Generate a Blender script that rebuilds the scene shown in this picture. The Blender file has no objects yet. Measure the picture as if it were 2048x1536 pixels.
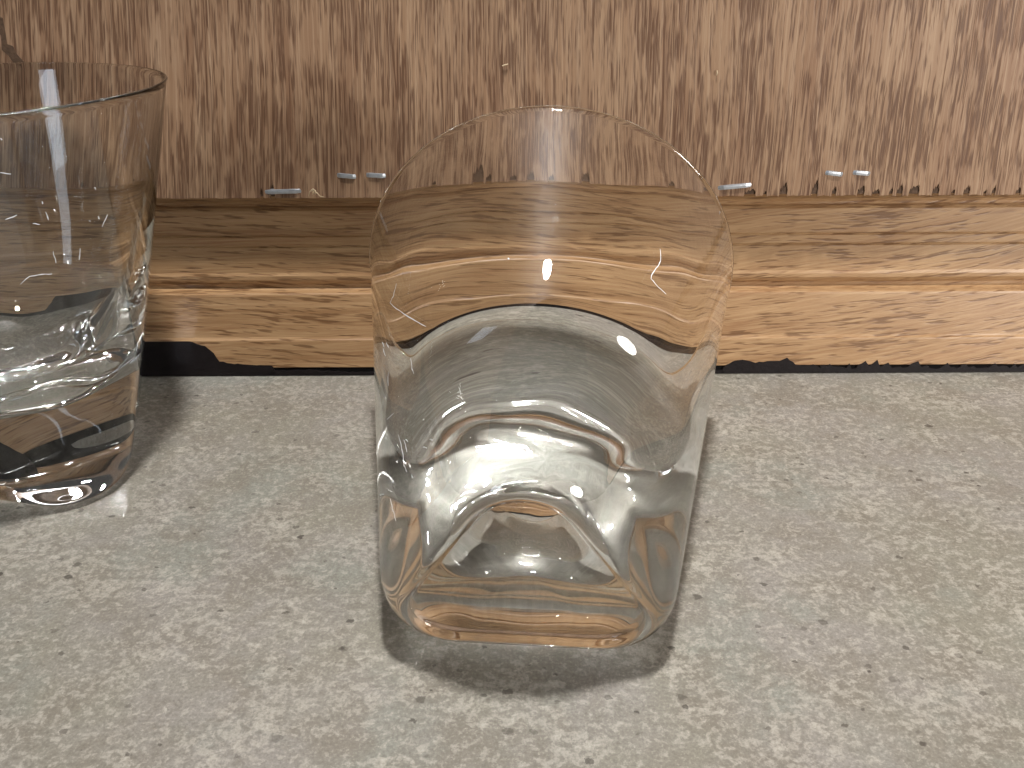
import bpy, bmesh, math, random
import numpy as np
from mathutils import Vector, Matrix
random.seed(7)
MM = 0.001
scene = bpy.context.scene
COL = scene.collection

# ------------------------------------------------------------------ camera
CAM_H, CAM_PITCH, CAM_F, CAM_ROLL = 126.2 * MM, 0.474, 1685.8, 0.005
cam_data = bpy.data.cameras.new('camera')
cam = bpy.data.objects.new('camera', cam_data)
COL.objects.link(cam)
cam_data.sensor_width = 36.0
cam_data.lens = CAM_F / 2048.0 * 36.0
cam_data.clip_start = 0.005
cam_data.clip_end = 50.0
cam.matrix_world = (Matrix.Translation((0, 0, CAM_H)) @ Matrix.Rotation(math.pi / 2 - CAM_PITCH, 4, 'X')
                    @ Matrix.Rotation(-CAM_ROLL, 4, 'Z'))
scene.camera = cam
scene.render.resolution_x, scene.render.resolution_y = 1024, 768

# ------------------------------------------------------------------ world and lamps
world = bpy.data.worlds.new('World')
scene.world = world
world.use_nodes = True
bg = world.node_tree.nodes['Background']
bg.inputs['Color'].default_value = (0.95, 0.97, 1.0, 1)
bg.inputs['Strength'].default_value = 0.04

def area_light(name, loc, target, size, power, color, shape='DISK', size_y=None):
    d = bpy.data.lights.new(name, 'AREA')
    d.shape = shape
    d.size = size
    if size_y:
        d.size_y = size_y
    d.energy = power
    d.color = color
    o = bpy.data.objects.new(name, d)
    o.location = loc
    o.rotation_euler = (Vector(target) - Vector(loc)).to_track_quat('-Z', 'Y').to_euler()
    COL.objects.link(o)
    return o

area_light('ceiling_lamp', (0.02, 0.10, 0.62), (0.02, 0.13, 0), 0.050, 4.6, (0.985, 0.985, 0.985))
area_light('room_light', (0.66, -0.62, 0.40), (0.10, 0.25, 0.05), 1.0, 0.9, (1.0, 0.98, 0.96), 'ELLIPSE', 0.6)  # broad soft fill, added from front right to lift the wall
area_light('side_fill', (0.42, -0.11, 0.135), (0.06, 0.26, 0.045), 0.16, 1.9, (1.0, 0.965, 0.93))  # low fill added at the right so wood and counter brighten that way
area_light('window_light', (-0.84, -1.02, 0.30), (-0.13, 0.24, 0.08), 0.26, 1.6, (0.80, 0.88, 1.0), 'RECTANGLE', 0.42)

scene.view_settings.view_transform = 'Standard'
scene.view_settings.look = 'None'
scene.view_settings.exposure = 0.0
scene.view_settings.gamma = 1.0
scene.view_settings.use_curve_mapping = False
scene.render.engine = 'CYCLES'
cy = scene.cycles
cy.max_bounces = 32
cy.transmission_bounces = 24
cy.glossy_bounces = 12
cy.diffuse_bounces = 4
cy.transparent_max_bounces = 16
cy.caustics_reflective = True
cy.caustics_refractive = True
cy.blur_glossy = 0.5
cy.sample_clamp_indirect = 0.0
cy.use_guiding = True                       # light focused through the glass
cy.use_denoising = True
cy.use_adaptive_sampling = False

# ------------------------------------------------------------------ node helpers
class Mat:
    def __init__(self, name):
        self.m = bpy.data.materials.new(name)
        self.m.use_nodes = True
        self.t = self.m.node_tree
        self.t.nodes.clear()
        self.out = self.n('ShaderNodeOutputMaterial')
    def n(self, typ, **kw):
        nd = self.t.nodes.new(typ)
        for k, v in kw.items():
            setattr(nd, k, v)
        return nd
    def link(self, a, b):
        self.t.links.new(a, b)
    def set(self, sock, v):
        if hasattr(v, 'is_linked') or hasattr(v, 'links'):
            self.link(v, sock)
        else:
            sock.default_value = v
    def coord(self):
        return self.n('ShaderNodeTexCoord').outputs['Object']
    def mapping(self, vec, scale=(1, 1, 1), rot=(0, 0, 0), loc=(0, 0, 0)):
        m = self.n('ShaderNodeMapping')
        self.link(vec, m.inputs['Vector'])
        m.inputs['Scale'].default_value = scale
        m.inputs['Rotation'].default_value = rot
        m.inputs['Location'].default_value = loc
        return m.outputs['Vector']
    def noise(self, vec, scale, detail=3, rough=0.55, dist=0.0, color=False):
        nd = self.n('ShaderNodeTexNoise')
        self.link(vec, nd.inputs['Vector'])
        nd.inputs['Scale'].default_value = scale
        nd.inputs['Detail'].default_value = detail
        nd.inputs['Roughness'].default_value = rough
        nd.inputs['Distortion'].default_value = dist
        return nd.outputs['Color' if color else 'Fac']
    def voronoi(self, vec, scale, feature='F1', out='Distance', rand=1.0):
        nd = self.n('ShaderNodeTexVoronoi', feature=feature)
        self.link(vec, nd.inputs['Vector'])
        nd.inputs['Scale'].default_value = scale
        nd.inputs['Randomness'].default_value = rand
        return nd.outputs[out]
    def ramp(self, fac, stops, interp='LINEAR'):
        r = self.n('ShaderNodeValToRGB')
        r.color_ramp.interpolation = interp
        el = r.color_ramp.elements
        while len(el) < len(stops):
            el.new(0.5)
        for e, (p, c) in zip(el, stops):
            e.position = p
            e.color = (c, c, c, 1) if isinstance(c, (int, float)) else (*c, 1)
        self.link(fac, r.inputs['Fac'])
        return r.outputs['Color']
    def mix(self, fac, a, b, mode='MIX'):
        m = self.n('ShaderNodeMix', data_type='RGBA', blend_type=mode)
        self.set(m.inputs['Factor'], fac)
        for s, v in ((m.inputs[6], a), (m.inputs[7], b)):
            if isinstance(v, tuple):
                v = (*v, 1) if len(v) == 3 else v
            self.set(s, v)
        return m.outputs[2]
    def math(self, op, a, b=None, c=None, clamp=False):
        m = self.n('ShaderNodeMath', operation=op, use_clamp=clamp)
        for i, v in enumerate((a, b, c)):
            if v is not None:
                self.set(m.inputs[i], v)
        return m.outputs[0]
    def addvec(self, a, b, k):
        s = self.n('ShaderNodeVectorMath', operation='MULTIPLY_ADD')
        self.link(b, s.inputs[0])
        s.inputs[1].default_value = k
        self.link(a, s.inputs[2])
        return s.outputs[0]
    def bump(self, h, strength, dist):
        b = self.n('ShaderNodeBump')
        b.inputs['Strength'].default_value = strength
        b.inputs['Distance'].default_value = dist
        self.link(h, b.inputs['Height'])
        return b.outputs['Normal']
    def principled(self, color, rough=0.5, normal=None, **kw):
        p = self.n('ShaderNodeBsdfPrincipled')
        if isinstance(color, tuple):
            color = (*color, 1)
        self.set(p.inputs['Base Color'], color)
        self.set(p.inputs['Roughness'], rough)
        if normal is not None:
            self.link(normal, p.inputs['Normal'])
        for k, v in kw.items():
            self.set(p.inputs[k.replace('_', ' ')], v)
        self.link(p.outputs[0], self.out.inputs['Surface'])
        return self.m

# ------------------------------------------------------------------ materials
def mat_counter():
    M = Mat('stone_laminate')
    co = M.coord()
    warp = M.addvec(co, M.noise(co, 120, 3, color=True), (0.004, 0.004, 0))
    big = M.noise(co, 24, 3, 0.6)
    col = M.mix(M.ramp(big, [(0.38, 0.0), (0.60, 1.0)]), (0.234, 0.217, 0.172), (0.258, 0.236, 0.208))
    grn = M.noise(M.mapping(co, loc=(4, 6, 0)), 34, 3, 0.6)
    col = M.mix(M.ramp(grn, [(0.52, 0.0), (0.66, 0.7)]), col, (0.234, 0.238, 0.202))
    pat = M.noise(M.mapping(warp, loc=(3, 1, 0)), 62, 5, 0.68)
    col = M.mix(M.ramp(pat, [(0.38, 0.7), (0.54, 0.0)]), col, (0.200, 0.175, 0.139))
    # pale crystals, a millimetre or so across, crowded in some places and sparse in others
    dens = M.noise(M.mapping(warp, loc=(11, 2, 0)), 48, 4, 0.7)
    dn = M.math('MULTIPLY', M.math('SUBTRACT', dens, 0.5), 0.42)
    cr = M.noise(M.mapping(warp, scale=(1, 1.1, 1), loc=(7, 3, 0)), 480, 5, 0.68)
    crd = M.math('ADD', cr, dn)
    col = M.mix(M.ramp(cr, [(0.36, 0.5), (0.47, 0.0)]), col, (0.166, 0.150, 0.120))
    col = M.mix(M.ramp(crd, [(0.52, 0.0), (0.565, 0.42), (0.75, 0.60)]), col, (0.433, 0.400, 0.340))
    blob = M.noise(M.mapping(warp, scale=(1, 1.2, 1), loc=(2, 8, 0)), 230, 4, 0.6)
    col = M.mix(M.ramp(M.math('ADD', blob, M.math('MULTIPLY', dn, 0.5)), [(0.60, 0.0), (0.63, 0.4)]), col, (0.474, 0.437, 0.371))
    fine = M.noise(co, 1500, 3, 0.7)
    col = M.mix(M.ramp(fine, [(0.34, 0.45), (0.52, 0.0)]), col, (0.125, 0.111, 0.090))
    col = M.mix(M.ramp(fine, [(0.56, 0.0), (0.70, 0.35)]), col, (0.516, 0.482, 0.418))
    # dark flecks with sizes of their own
    def flecks(col, scale, off, lo, big, strength):
        vn = M.n('ShaderNodeTexVoronoi', feature='F1', voronoi_dimensions='2D')
        v0 = M.mapping(M.addvec(co, M.noise(co, 900, 2, color=True), (0.0020, 0.0014, 0)), scale=(1, 1.25, 1), loc=off)
        M.link(v0, vn.inputs['Vector'])
        vn.inputs['Scale'].default_value = scale
        rnd = M.n('ShaderNodeSeparateColor')
        M.link(vn.outputs['Color'], rnd.inputs[0])
        rad = M.ramp(rnd.outputs[0], [(lo, 0.0), (lo + 0.02, big * 0.35), (1.0, big)])
        d = M.math('SUBTRACT', rad, vn.outputs['Distance'])
        fle = M.ramp(d, [(0.0, 0.0), (0.03, 1.0)])
        fle = M.math('MULTIPLY', fle, M.ramp(rnd.outputs[1], [(0.0, strength * 0.4), (1.0, strength)]))
        return M.mix(fle, col, (0.059, 0.049, 0.040))
    col = flecks(col, 120, (0, 0, 0), 0.84, 0.15, 0.9)
    col = flecks(col, 210, (5, 3, 0), 0.86, 0.18, 0.8)
    rough = M.ramp(M.noise(co, 300, 3), [(0.3, 0.38), (0.7, 0.52)])
    nrm = M.bump(M.noise(co, 900, 3, 0.6), 0.25, 0.0003)
    return M.principled(col, rough, nrm, Specular_IOR_Level=0.35)

def mat_plywood():
    M = Mat('luan_plywood')
    co = M.coord()
    low = M.noise(M.mapping(co, scale=(1, 1, 0.5)), 18, 2, 0.5, color=True)
    sx = M.n('ShaderNodeSeparateXYZ')
    M.link(co, sx.inputs[0])
    lean = M.math('ADD', M.math('MULTIPLY', M.math('MAXIMUM', M.math('MULTIPLY', sx.outputs[0], -1.0), 0.0), -1.6),
                  M.math('MULTIPLY', M.math('MAXIMUM', sx.outputs[0], 0.0), 0.7))
    cx = M.n('ShaderNodeCombineXYZ')
    M.link(M.math('MULTIPLY', M.math('SUBTRACT', sx.outputs[2], 0.085), lean), cx.inputs[0])
    wob = M.addvec(M.addvec(co, cx.outputs[0], (1, 1, 1)), low, (0.0045, 0.0, 0.0))
    # broad bands of red-brown and tan running up the sheet
    band = M.noise(M.mapping(wob, scale=(105, 1, 8)), 1.0, 5, 0.65)
    patch = M.noise(M.mapping(wob, scale=(26, 1, 15), loc=(5, 0, 2)), 1.0, 4, 0.65)
    col = M.mix(M.ramp(band, [(0.34, 0.0), (0.66, 1.0)]), (0.205, 0.106, 0.057), (0.290, 0.172, 0.098))
    col = M.mix(M.ramp(patch, [(0.42, 0.0), (0.70, 0.6)]), col, (0.348, 0.226, 0.136))
    # pale fibre
    fib = M.noise(M.mapping(wob, scale=(1500, 1, 16), loc=(1, 0, 4)), 1.0, 4, 0.7)
    col = M.mix(M.ramp(fib, [(0.46, 0.0), (0.64, 0.6)]), col, (0.435, 0.295, 0.186))
    # thin dark pores: long contour lines of a stretched noise, broken into dashes
    mod = M.noise(M.mapping(wob, scale=(90, 1, 34), loc=(2, 0, 8)), 1.0, 3, 0.6)
    dash = M.noise(M.mapping(wob, scale=(900, 1, 90), loc=(3, 0, 3)), 1.0, 2, 0.6)
    def lines(scale, zs, loc, wid, k):
        n0 = M.noise(M.mapping(wob, scale=(scale, 1, zs), loc=loc), 1.0, 2, 0.6)
        d = M.math('ABSOLUTE', M.math('SUBTRACT', n0, 0.5))
        ln = M.ramp(d, [(0.0, 1.0), (wid * 0.5, 1.0), (wid, 0.0)])
        on = M.ramp(M.math('ADD', M.math('MULTIPLY', dash, 0.55), M.math('MULTIPLY', mod, 0.45)), [(0.45, 0.0), (0.53, k)])
        return M.math('MULTIPLY', ln, on)
    p1 = lines(800, 11, (9, 0, 1), 0.040, 0.80)
    p2 = lines(1000, 14, (4, 0, 6), 0.038, 0.78)
    p3 = lines(1300, 18, (1, 0, 9), 0.040, 0.65)
    pore = M.math('MAXIMUM', M.math('MAXIMUM', p1, p2), p3)
    col = M.mix(pore, col, (0.084, 0.035, 0.017))
    h = M.math('SUBTRACT', M.math('MULTIPLY', fib, 0.5), pore)
    return M.principled(col, 0.50, M.bump(h, 0.4, 0.0002), Specular_IOR_Level=0.3)

def mat_oak():
    M = Mat('varnished_oak')
    co = M.coord()
    low = M.noise(M.mapping(co, scale=(0.4, 1, 1)), 20, 2, 0.5, color=True)
    sx = M.n('ShaderNodeSeparateXYZ')
    M.link(co, sx.inputs[0])
    xr = M.math('MAXIMUM', M.math('ADD', sx.outputs[0], 0.02), 0.0)
    cz = M.n('ShaderNodeCombineXYZ')
    M.link(M.math('MULTIPLY', M.math('MULTIPLY', xr, xr), -0.75), cz.inputs[2])
    bent = M.addvec(co, cz.outputs[0], (1, 1, 1))
    wob = M.addvec(bent, low, (0.0, 0.0, 0.013))
    band = M.noise(M.mapping(wob, scale=(5, 120, 120)), 1.0, 4, 0.6)
    col = M.mix(M.ramp(band, [(0.32, 0.0), (0.68, 1.0)]), (0.255, 0.130, 0.054), (0.420, 0.252, 0.124))
    red = M.noise(M.mapping(wob, scale=(14, 90, 90), loc=(3, 3, 3)), 1.0, 3, 0.6)
    col = M.mix(M.ramp(red, [(0.55, 0.0), (0.72, 0.5)]), col, (0.235, 0.090, 0.034))
    fib = M.noise(M.mapping(wob, scale=(45, 1500, 1500), loc=(1, 0, 4)), 1.0, 3, 0.65)
    col = M.mix(M.ramp(fib, [(0.42, 0.0), (0.64, 0.45)]), col, (0.520, 0.339, 0.176))
    mod = M.noise(M.mapping(wob, scale=(22, 90, 90), loc=(6, 1, 1)), 1.0, 3, 0.6)
    sh = M.math('MULTIPLY', M.math('SUBTRACT', mod, 0.5), 0.40)
    tilt = M.mapping(wob, rot=(0, -0.10, 0))
    po = M.noise(M.mapping(tilt, scale=(90, 1000, 1000), loc=(8, 1, 2)), 1.0, 2, 0.6)
    pore = M.ramp(M.math('ADD', po, sh), [(0.55, 0.0), (0.64, 0.75)])
    col = M.mix(pore, col, (0.130, 0.057, 0.020))
    po2 = M.noise(M.mapping(tilt, scale=(45, 700, 700), loc=(2, 1, 7)), 1.0, 2, 0.6)
    col = M.mix(M.ramp(M.math('ADD', po2, sh), [(0.60, 0.0), (0.70, 0.42)]), col, (0.150, 0.066, 0.024))
    h = M.math('SUBTRACT', M.math('MULTIPLY', fib, 0.4), pore)
    return M.principled(col, 0.40, M.bump(h, 0.3, 0.0002), Specular_IOR_Level=0.45)

def mat_simple(name, col, rough, spread=0.25, scale=400, bump=0.3, **kw):
    M = Mat(name)
    co = M.coord()
    nz = M.noise(co, scale, 4, 0.6)
    c = M.mix(nz, tuple(x * (1 - spread) for x in col), tuple(min(1, x * (1 + spread)) for x in col))
    return M.principled(c, rough, M.bump(nz, bump, 0.0003), **kw)

def mat_glass():
    M = Mat('clear_glass')
    g = M.n('ShaderNodeBsdfGlass')
    g.inputs['Color'].default_value = (0.985, 0.99, 0.988, 1)
    g.inputs['Roughness'].default_value = 0.0
    g.inputs['IOR'].default_value = 1.51
    M.link(g.outputs[0], M.out.inputs['Surface'])
    return M.m

MAT = {
    'counter': mat_counter(),
    'ply': mat_plywood(),
    'oak': mat_oak(),
    'core': mat_simple('dark_wood_core', (0.085, 0.046, 0.024), 0.8, 0.6, 900, 0.8),
    'sealant': mat_simple('black_sealant', (0.009, 0.006, 0.006), 0.6, 0.5, 500, 0.5, Specular_IOR_Level=0.2),
    'gap': mat_simple('black_rubber', (0.006, 0.005, 0.005), 0.8, Specular_IOR_Level=0.1),
    'staple': mat_simple('galvanised_wire', (0.50, 0.52, 0.55), 0.42, 0.3, 900, 0.3, Metallic=0.9),
    'splinter': mat_simple('raw_splinter', (0.50, 0.38, 0.24), 0.7),
    'glass': mat_glass(),
}

# ------------------------------------------------------------------ mesh helpers
def obj(name, verts, faces, mat, parent=None, smooth=False, loc=(0, 0, 0)):
    me = bpy.data.meshes.new(name)
    me.from_pydata([tuple(v) for v in verts], [], faces)
    me.update()
    if smooth:
        me.polygons.foreach_set('use_smooth', [True] * len(me.polygons))
    o = bpy.data.objects.new(name, me)
    COL.objects.link(o)
    me.materials.append(MAT[mat])
    o.location = loc
    if parent:
        o.parent = parent
    return o

def tag(o, label=None, cat=None, group=None, kind=None):
    for k, v in (('label', label), ('category', cat), ('group', group), ('kind', kind)):
        if v:
            o[k] = v
    return o

def recalc(o):
    bm = bmesh.new()
    bm.from_mesh(o.data)
    bmesh.ops.recalc_face_normals(bm, faces=bm.faces)
    bm.to_mesh(o.data)
    bm.free()

def slab(name, outline, y0, y1, mat, parent=None, bevel=0.0):
    """closed outline in (x, z), given thickness from y0 (front) to y1 (back)"""
    bm = bmesh.new()
    f = bm.faces.new([bm.verts.new((x, y0, z)) for x, z in outline])
    r = bmesh.ops.extrude_face_region(bm, geom=[f])
    for v in r['geom']:
        if isinstance(v, bmesh.types.BMVert):
            v.co.y = y1
    bmesh.ops.recalc_face_normals(bm, faces=bm.faces)
    bmesh.ops.triangulate(bm, faces=[q for q in bm.faces if len(q.verts) > 4])
    me = bpy.data.meshes.new(name)
    bm.to_mesh(me)
    bm.free()
    o = bpy.data.objects.new(name, me)
    COL.objects.link(o)
    me.materials.append(MAT[mat])
    if parent:
        o.parent = parent
    return o

# picture point (2048 px wide) -> (x, z) on the vertical plane at depth Y, for measured positions on the wall
def on_wall(px, py, Y):
    X, Yp = px - 1024.0, py - 768.0
    c, s = math.cos(CAM_ROLL), math.sin(CAM_ROLL)
    X, Yp = c * X - s * Yp, s * X + c * Yp
    c, s = math.cos(CAM_PITCH), math.sin(CAM_PITCH)
    dy, dz = CAM_F * c - Yp * s, -CAM_F * s - Yp * c
    k = Y / dy
    return (X * k, CAM_H + dz * k)

# ------------------------------------------------------------------ setting: counter
def build_counter():
    x0, x1, y0, y1 = -0.42, 0.42, -0.06, 0.2585
    t = 0.030
    prof = [(y0 + 0.006, -t), (y0, -t + 0.006)]
    for k in range(7):
        a = math.pi - k / 6 * math.pi / 2
        prof.append((y0 + 0.006 + 0.006 * math.cos(a), -0.006 + 0.006 * math.sin(a)))
    prof += [(y1, 0.0), (y1, -t)]
    n = len(prof)
    v = [(x, y, z) for x in (x0, x1) for y, z in prof]
    f = [(i, (i + 1) % n, n + (i + 1) % n, n + i) for i in range(n)] + [tuple(range(n))[::-1], tuple(range(n, 2 * n))]
    o = obj('countertop', v, f, 'counter')
    recalc(o)
    tag(o, 'mottled grey beige stone-look countertop with small dark flecks', 'countertop', kind='structure')
build_counter()

# ------------------------------------------------------------------ moulding
WALL_Y = 0.2540
PLY_Y = 0.2548
def build_moulding():
    root = bpy.data.objects.new('wood_moulding', None)
    root.location = (0, WALL_Y, 0)
    COL.objects.link(root)
    tag(root, 'stepped oak moulding strip running along the back of the countertop', 'moulding', kind='thing')
    # profile (y behind the front, z) from bottom to top, in mm
    P = [(-0.3, 2.5), (-0.8, 3.0), (0.6, 11.6), (0.75, 12.1), (1.1, 12.5), (1.4, 13.0), (3.8, 26.4),
         (4.0, 27.0), (4.4, 27.3), (6.6, 27.5), (7.4, 27.7), (7.9, 28.2), (7.9, 29.2), (7.1, 30.2), (6.6, 31.2), (6.6, 32.4), (7.0, 33.4), (7.6, 41.6),
         (8.0, 42.0), (7.6, 42.5), (7.7, 45.0), (8.1, 45.4), (7.7, 45.9), (8.0, 53.6),
         (8.6, 54.3), (9.7, 54.7), (10.1, 55.4), (9.7, 56.3), (8.4, 57.4), (6.6, 58.6), (6.0, 60.2), (6.0, 75.0), (20.0, 75.0), (20.0, 2.5)]
    xs = np.linspace(-0.40, 0.40, 121)
    n = len(P)
    rng = np.random.default_rng(3)
    v, f = [], []
    for x in xs:
        j = rng.normal(0, 0.03, n)
        for k, (y, z) in enumerate(P):
            v.append((x, (y + (j[k] if k < 30 else 0)) * MM, (z + (j[(k * 7) % n] if 0 < k < 30 else 0)) * MM))
    for i in range(len(xs) - 1):
        for k in range(n):
            a, b = i * n + k, i * n + (k + 1) % n
            f.append((a, b, b + n, a + n))
    f += [tuple(range(n)), tuple(range((len(xs) - 1) * n, len(xs) * n))[::-1]]
    o = obj('profile', v, f, 'oak', root)
    recalc(o)
    # black joint between wood and counter
    g = slab('joint', [(-0.40, 0.0), (0.40, 0.0), (0.40, 0.0027), (-0.40, 0.0027)], -0.0006, 0.010, 'gap', root)
    # smeared sealant on the lowest face, outlines as they show
    def smear(pts, name, thick=0.25):
        out = []
        for i, (a, b) in enumerate(zip(pts, pts[1:] + pts[:1])):
            pa, pb = Vector(on_wall(*a, WALL_Y)), Vector(on_wall(*b, WALL_Y))
            m = max(1, int((pb - pa).length / 0.0012))
            for q in range(m):
                p = pa.lerp(pb, q / m)
                out.append((p.x + random.uniform(-1, 1) * 0.00012, min(max(p.y + random.uniform(-1, 1) * 0.00018, 0.0003), 0.0120)))
        s = slab(name, out, -thick * MM, 0.0012, 'sealant', root)
        for v in s.data.vertices:                      # lies on the leaning lowest face
            v.co.y += (-0.8 + (v.co.z / MM - 3.0) * 0.163) * MM
        return s
    s1 = smear([(150, 757), (548, 747), (552, 740), (545, 730), (500, 727), (470, 726), (440, 722), (428, 706), (410, 694), (392, 688),
                (350, 680), (312, 677), (150, 680)], 'sealant_smear')
    s1['label'] = 'wide dark brown sealant smear behind the upright glass'
    rag = [(1440, 746), (2120, 741)]
    x = 2120
    while x > 1640:
        st = random.uniform(10, 26)
        top = 731 - (x - 1640) * 0.004 + random.uniform(-4, 4)
        hgt = random.uniform(0, 11) if random.random() < 0.6 else 0
        rag += [(x, top - hgt), (x - st * 0.75, top + random.uniform(-1, 2))]
        x -= st
    rag += [(1640, 733), (1625, 726), (1618, 729), (1590, 727), (1574, 715), (1560, 719), (1540, 721), (1510, 723), (1485, 717), (1465, 720), (1445, 732)]
    s2 = smear(rag, 'sealant_smear')
    s2['label'] = 'thin black ragged sealant line right of the lying glass'
    s3 = smear([(540, 749), (860, 749), (860, 738), (700, 742), (620, 738), (545, 740)], 'sealant_smear')
    s3['label'] = 'thin black sealant line between the two glasses'
    s4 = smear([(850, 749), (1445, 746), (1445, 738), (1300, 736), (1180, 739), (1000, 735), (850, 739)], 'sealant_smear')
    s4['label'] = 'thin black sealant line behind the lying glass'
build_moulding()

# ------------------------------------------------------------------ plywood panel with frayed lower edge and staples
def build_panel():
    root = bpy.data.objects.new('plywood_panel', None)
    root.location = (0, PLY_Y, 0)
    COL.objects.link(root)
    tag(root, 'reddish brown plywood back panel with vertical grain and a stapled frayed lower edge', 'panel', kind='thing')
    zt = 0.42
    core = slab('core', [(-0.40, 0.0602), (0.40, 0.0598), (0.40, zt), (-0.40, zt)], 0.0004, 0.0034, 'core', root)
    # face veneer, its lower edge chipped where the picture shows dark tear-outs: (centre px, width px, height px)
    chips = [(545, 10, 46), (523, 6, 30), (1500, 26, 20), (1512, 10, 30), (1530, 9, 14), (1567, 18, 36), (1629, 15, 42), (1668, 10, 26), (1683, 20, 34), (1722, 17, 28),
             (1752, 18, 18), (1782, 9, 22), (1799, 14, 30), (1828, 24, 30), (1848, 18, 34), (1871, 16, 30), (1906, 9, 18), (1933, 15, 26),
             (1970, 7, 16), (1987, 9, 26), (2036, 12, 20), (1030, 14, 26), (1062, 16, 34), (1100, 12, 26), (965, 24, 58), (985, 12, 30), (1165, 18, 36),
             (1330, 14, 22), (1405, 16, 26), (880, 10, 16), (300, 8, 16), (180, 10, 20)]
    chips.sort()
    zb = lambda x: 0.0596 - 0.0004 * x
    edge, x = [], -0.40
    ch = []
    for px, w, h in chips:
        cx, cz = on_wall(px, 385, PLY_Y)
        s = 0.1585 * MM
        ch.append((cx, w * s * 0.42, h * s * 0.8))
    def plain(xa, xb):
        q = xa
        while q < xb:
            edge.append((q, zb(q) + random.uniform(-0.12, 0.16) * MM))
            q += random.uniform(0.5, 1.4) * MM
    for cx, hw, hh in ch:
        if cx - hw <= x + 0.0002:
            continue
        plain(x, cx - hw)
        b = zb(cx)
        skew = random.uniform(0.0, 0.9) * hw
        for u, hgt in ((-1.0, -0.1), (-0.95, 0.45), (-0.78, 0.62), (-0.66, 0.42), (-0.45, 0.70), (-0.2, 0.62), (-0.05, 0.9), (0.2, 0.78), (0.38, 1.0), (0.5, 0.66), (0.68, 0.82), (0.85, 0.5), (0.93, 0.62), (1.0, -0.1)):
            hg = hgt * hh * random.uniform(0.82, 1.1)
            edge.append((cx + u * hw + skew * max(0, hgt) * 0.6 * (1 - abs(u)), b + hg))
        x = cx + hw + 0.0001
    plain(x, 0.40)
    edge.append((0.40, zb(0.4)))
    slab('face_veneer', edge + [(0.40, zt), (-0.40, zt)], 0.0, 0.00039, 'ply', root)
    # staples: (centre px, width px, tilt in degrees)
    for (px, py, wpx, tilt) in ((566, 383, 70, 1), (693, 352, 36, -6), (752, 351, 37, -4), (1469, 373, 64, 5), (1668, 347, 34, -7), (1723, 346, 33, -5)):
        cx, cz = on_wall(px, py, PLY_Y)
        w = wpx * 0.1585 * MM
        th, hh = 0.45 * MM, 1.6 * MM
        n = 7
        v, f = [], []
        ta = math.radians(tilt)
        for i in range(n):
            u = i / (n - 1) * 2 - 1
            drop = 0.5 * MM * abs(u) ** 6
            for (yy, zz) in ((-th + drop, -hh / 2 * 0.7), (-th * 1.15 + drop, 0), (-th + drop, hh / 2 * 0.75), (0.0003, hh / 2), (0.0003, -hh / 2)):
                xx = u * w / 2
                zz += random.uniform(-0.04, 0.04) * MM
                v.append((xx * math.cos(ta) - zz * math.sin(ta), yy, xx * math.sin(ta) + zz * math.cos(ta)))
        for i in range(n - 1):
            for k in range(5):
                a, b = i * 5 + k, i * 5 + (k + 1) % 5
                f.append((a, b, b + 5, a + 5))
        f += [(0, 1, 2, 3, 4), tuple(range((n - 1) * 5, n * 5))[::-1]]
        s = obj('staple', v, f, 'staple', root, loc=(cx, 0, cz))
        recalc(s)
    # curls of raw wood fibre caught at the edge
    def curl(px, py, pts, r):
        cx, cz = on_wall(px, py, PLY_Y)
        v, f = [], []
        P3 = [Vector((a * MM, -0.0003 - b * MM, c * MM)) for a, b, c in pts]
        for i, p in enumerate(P3):
            rr = r * MM * (0.4 + 0.6 * math.sin(math.pi * (i + 0.6) / len(P3)))
            d = (P3[min(i + 1, len(P3) - 1)] - P3[max(i - 1, 0)]).normalized()
            u = d.cross(Vector((0, 1, 0.1))).normalized()
            w = d.cross(u)
            for k in range(5):
                a = k / 5 * 2 * math.pi
                v.append(p + u * rr * math.cos(a) + w * rr * math.sin(a))
        for i in range(len(P3) - 1):
            for k in range(5):
                a, b = i * 5 + k, i * 5 + (k + 1) % 5
                f.append((a, b, b + 5, a + 5))
        s = obj('splinter', v, f, 'splinter', root, smooth=True, loc=(cx, 0, cz))
        recalc(s)
    curl(630, 385, [(-2, .2, -1), (-1.2, .8, .6), (-.2, 1.0, 1.4), (.5, .8, .8), (.3, .6, -.2), (-.5, .6, .1), (-.2, .8, .9), (.9, .8, .1), (1.6, .6, -.9), (2.6, .4, -1.2)], 0.22)
    curl(624, 384, [(-.8, .3, -.6), (-.3, .8, .5), (.5, .9, .7), (.9, .7, -.1), (.2, .5, -.5)], 0.2)
    curl(1010, 130, [(-.8, .1, -.2), (0, .4, .1), (.9, .2, .3)], 0.22)
    curl(1433, 145, [(0, .1, -.7), (.1, .4, 0), (0, .1, .6)], 0.2)
    # split in the veneer at the far left
    pts = [(-30, 20), (6, 36), (12, 70), (14, 88), (26, 92), (34, 108), (48, 124), (44, 136), (30, 130), (18, 112), (4, 100), (2, 70), (-30, 50)]
    slab('split', [on_wall(a, b, PLY_Y) for a, b in pts], -0.00008, 0.0003, 'core', root)
build_panel()

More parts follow.
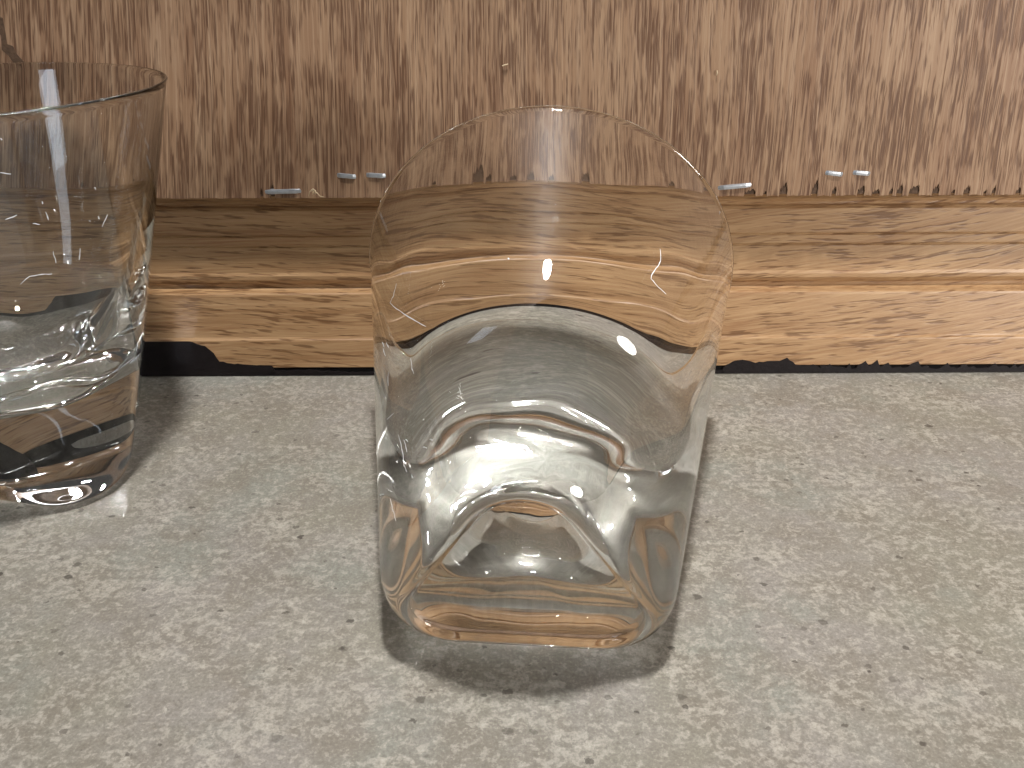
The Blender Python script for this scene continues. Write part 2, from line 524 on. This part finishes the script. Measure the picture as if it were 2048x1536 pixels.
# ------------------------------------------------------------------ tumblers: rounded-triangle foot opening to a round rim
H = 100.0
NT = 288
TH = np.linspace(0, 2 * np.pi, NT, endpoint=False)
def tri_radius(e, rho, smooth=1.0):
    """polar radius of a triangle (circumradius e, one corner at 90 deg) grown by rho"""
    if e < 1e-6:
        return np.full(NT, rho)
    V = np.array([[e * math.cos(a), e * math.sin(a)] for a in (math.pi / 2, math.pi * 7 / 6, math.pi * 11 / 6)])
    d = np.stack([np.cos(TH), np.sin(TH)], 1)
    lo, hi = np.zeros(NT), np.full(NT, e + rho + 1)
    for _ in range(40):
        m = (lo + hi) / 2
        p = d * m[:, None]
        best = np.full(NT, 1e9)
        inside = np.ones(NT, bool)
        for i in range(3):
            a, b = V[i], V[(i + 1) % 3]
            ab = b - a
            t = np.clip(((p - a) @ ab) / (ab @ ab), 0, 1)
            best = np.minimum(best, np.linalg.norm(p - (a + t[:, None] * ab), axis=1))
            inside &= (ab[0] * (p[:, 1] - a[1]) - ab[1] * (p[:, 0] - a[0])) >= 0
        sd = np.where(inside, -best, best)
        hi = np.where(sd > rho, m, hi)
        lo = np.where(sd > rho, lo, m)
    r = (lo + hi) / 2
    k = np.fft.fftfreq(NT, 1 / NT)
    return np.fft.ifft(np.fft.fft(r) * np.exp(-0.5 * (k * math.radians(3.5) * smooth) ** 2)).real

E0, R0, R1 = 16.0, 14.0, 48.9
def outer(s):
    q = s / H
    e = E0 * (1 - q) ** 1.05
    return e, R0 + (R1 - R0) * q + (E0 * (1 - q) - e) * 0.5

def rings():
    R = []                                   # list of (radius array, height array or float)
    def ring(r, s):
        R.append((r, np.full(NT, s) if np.isscalar(s) else s))
    base = outer(0.0)
    # underside: hollow punt, then the rounded standing ring
    hh, hv = 3.4, 7.0                        # heel: inset and rise
    pe, pr = base[0], base[1] - hh - 1.8
    pun = tri_radius(pe, pr, 1.6)
    for k in np.linspace(0.04, 1.0, 18):
        ring(pun * k, 1.0 + 3.6 * (1 - k ** 2.0))
    for a in np.linspace(0, math.pi / 2, 8)[1:-1]:
        ring(tri_radius(pe, pr + 1.7 - 1.7 * math.cos(a), 1.6), 1.0 - 1.0 * math.sin(a))
    for a in np.linspace(0, math.pi / 2, 18):
        s = hv - hv * math.cos(a)
        e, rho = outer(s)
        ring(tri_radius(e, rho - hh + hh * math.sin(a)), s)
    # outside wall
    for s in np.linspace(hv, H - 1.0, 60)[1:]:
        ring(tri_radius(*outer(s)), s)
    # rim
    T = 0.85
    for a in np.linspace(0, math.pi, 9)[1:-1]:
        ring(tri_radius(0.0, outer(H)[1] - T / 2 + T / 2 * math.cos(a)), H - 1.0 + 0.5 * math.sin(a))
    # inside wall: thickens downwards, and more so in the corners
    def inner(s):
        q = (H - s) / H
        w = T + 0.8 * q + 9.5 * q ** 2.0
        e, rho = outer(s)
        ei = e * (0.95 - 0.30 * min(1.0, max(0.0, (q - 0.45) / 0.3)) ** 1.5)
        return ei, rho + e / 2 - w - ei / 2
    SF, SW = 25.0, 44.0
    def wave(s):
        g = min(1.0, (H - s) / 35.0)
        return g * (0.08 * np.sin(2 * TH + s * 0.05 + 0.7) + 0.045 * np.sin(5 * TH - s * 0.07 + 2.0) + 0.014 * np.sin(9 * TH + s * 0.09 + 4.0)
                    + 0.03 * math.sin(s * 0.35 + 1.0))
    def uneven(a):
        g = math.sin(a) ** 2 * math.cos(a) * 1.6
        return g * (0.35 * np.sin(2 * TH + 0.4 + 2.2 * a) + 0.25 * np.sin(5 * TH + 1.9 - 3.0 * a) + 0.16 * np.sin(8 * TH + 0.3 + 5.0 * a))
    for s in np.linspace(H - 1.0, SW, 48):
        ring(tri_radius(*inner(s)) + wave(s), s)
    for a in np.linspace(0, math.pi / 2, 30)[1:]:
        k = max(math.cos(a) ** 0.72, 0.03)
        s = SW - (SW - SF) * math.sin(a) ** 0.95 + 0.8 * (1 - k ** 2)
        e2, r2 = inner(s)
        ring(tri_radius(e2 * k, max(0.3, r2) * k) + wave(s) * k, s + uneven(a))
    return R

def build_tumbler_mesh():
    R = rings()
    verts, faces = [], []
    verts.append((0, 0, float(R[0][1].mean()) * MM))
    c, s = np.cos(TH), np.sin(TH)
    for r, z in R:
        for i in range(NT):
            verts.append((r[i] * c[i] * MM, r[i] * s[i] * MM, z[i] * MM))
    n = len(R)
    verts.append((0, 0, float(R[-1][1].mean()) * MM))
    last = len(verts) - 1
    for i in range(NT):
        faces.append((0, 1 + (i + 1) % NT, 1 + i))
    for k in range(n - 1):
        a = 1 + k * NT
        for i in range(NT):
            j = (i + 1) % NT
            faces.append((a + i, a + j, a + NT + j, a + NT + i))
    a = 1 + (n - 1) * NT
    for i in range(NT):
        faces.append((a + i, a + (i + 1) % NT, last))
    return verts, faces

tv, tf = build_tumbler_mesh()
def build_tumblers():
    up = obj('glass_tumbler', tv, tf, 'glass', smooth=True)
    recalc(up)
    me = up.data
    up.location = (-0.1295, 0.2005, 0.0)
    up.rotation_euler = (0, 0, math.radians(107.5))
    tag(up, 'clear thick-based drinking glass standing upright at the left edge', 'glass', 'clear glass tumblers')
    ly = up.copy()
    COL.objects.link(ly)
    tag(ly, 'clear thick-based drinking glass lying on its side with its foot towards the viewer', 'glass', 'clear glass tumblers')
    # lay it on the flat of the foot: find the resting tilt from the mesh itself
    co = np.empty(len(me.vertices) * 3)
    me.vertices.foreach_get('co', co)
    co = co.reshape(-1, 3)
    # hull of (z, y) profile on the flat side: contact between foot heel and rim
    foot = co[(co[:, 2] < 0.02)]
    rimz = co[co[:, 2] > 0.09]
    rb = rimz[rimz[:, 1].argmin()]
    best = None
    for p in foot[::1]:
        ang = math.atan2(p[1] - rb[1], rb[2] - p[2])   # drop of the wall from foot to rim
        if best is None or ang < best:
            best = ang
    a = best
    yaw = 0.082
    fw = Vector((math.sin(yaw), math.cos(yaw), 0))
    upv = Vector((0, 0, 1))
    ax = fw * math.cos(a) + upv * math.sin(a)
    n = -fw * math.sin(a) + upv * math.cos(a)
    rt = n.cross(ax)
    Rm = Matrix((rt, n, ax)).transposed()
    w = co @ np.array(Rm).T
    zoff = -w[:, 2].min()
    # foot bottom edge stands at this spot of the counter
    f0 = Rm @ Vector((0, foot[:, 1].min(), 0.002))
    M4 = Rm.to_4x4()
    M4.translation = Vector((0.0029 - f0.x, 0.1300 - f0.y, zoff + 0.00001))
    ly.matrix_world = M4
build_tumblers()

# ------------------------------------------------------------------ fine scratches and flecks of lint on the glass surfaces
def build_scratches():
    from mathutils.bvhtree import BVHTree
    bpy.context.view_layer.update()
    MAT['scratch'] = mat_simple('scratched_glass', (0.80, 0.81, 0.82), 0.5, 0.1)
    eye = Vector((0, 0, CAM_H))
    def ray(px, py):
        X, Yp = px - 1024.0, py - 768.0
        c, s_ = math.cos(CAM_ROLL), math.sin(CAM_ROLL)
        X, Yp = c * X - s_ * Yp, s_ * X + c * Yp
        c, s_ = math.cos(CAM_PITCH), math.sin(CAM_PITCH)
        return Vector((X, CAM_F * c - Yp * s_, -CAM_F * s_ - Yp * c)).normalized()
    lying = [[(793, 568), (786, 592), (780, 606)], [(780, 606), (800, 622), (826, 640), (852, 653)], [(764, 684), (768, 694)], [(773, 686), (777, 696)],
             [(766, 698), (771, 712)], [(776, 744), (777, 772)], [(822, 716), (824, 738), (828, 748)], [(775, 838), (788, 826)], [(796, 868), (804, 898), (808, 930), (814, 944)],
             [(808, 880), (814, 904)], [(822, 950), (826, 956)], [(780, 998), (786, 1020), (792, 1042)], [(759, 990), (768, 989)], [(812, 878), (816, 884)], [(860, 878), (866, 880)],
             [(1320, 497), (1322, 516), (1316, 532), (1304, 548), (1302, 558)], [(1302, 558), (1316, 574), (1332, 588)], [(1016, 516), (1019, 518)], [(846, 894), (854, 896)]]
    upright = [[(188, 374), (192, 380)], [(84, 402), (85, 408)], [(92, 424), (97, 440)], [(66, 447), (80, 449)], [(10, 440), (34, 430)], [(196, 432), (199, 438)], [(106, 502), (112, 526)],
               [(178, 440), (180, 444)], [(40, 568), (60, 552), (84, 548), (104, 548)], [(215, 430), (204, 454)], [(0, 276), (4, 280)], [(0, 346), (22, 348)], [(160, 496), (158, 520)]]
    for root, lines, wid in ((bpy.data.objects['glass_tumbler.001'], lying, 0.26), (bpy.data.objects['glass_tumbler'], upright, 0.24)):
        me = root.data
        mw = root.matrix_world.copy()
        bvh = BVHTree.FromPolygons([mw @ v.co for v in me.vertices], [p.vertices[:] for p in me.polygons])
        inv = mw.inverted()
        for ln in lines:
            pts = []
            for (a, b) in zip(ln, ln[1:]):
                m = 3
                for q in range(m):
                    pts.append((a[0] + (b[0] - a[0]) * q / m + random.uniform(-1, 1), a[1] + (b[1] - a[1]) * q / m + random.uniform(-1, 1)))
            pts.append(ln[-1])
            hits = [bvh.ray_cast(eye, ray(*p)) for p in pts]
            if any(h_[0] is None for h_ in hits):
                continue
            v, f = [], []
            for i, (loc, nr, _, _) in enumerate(hits):
                if nr.dot(loc - eye) > 0:
                    nr = -nr
                d = (hits[min(i + 1, len(hits) - 1)][0] - hits[max(i - 1, 0)][0]).normalized()
                side = nr.cross(d).normalized()
                w = wid * MM * 0.5 * (0.35 + 0.65 * math.sin(math.pi * (i + 0.5) / len(hits))) * random.uniform(0.5, 1.2)
                for o_, hgt in ((-w, 0.01), (0, 0.035), (w, 0.01)):
                    v.append(inv @ (loc + side * o_ + nr * hgt * MM))
            n = len(hits)
            for i in range(n - 1):
                for k in range(2):
                    f.append((i * 3 + k, i * 3 + k + 1, i * 3 + k + 4, i * 3 + k + 3))
            obj('scratch', v, f, 'scratch', root)
build_scratches()
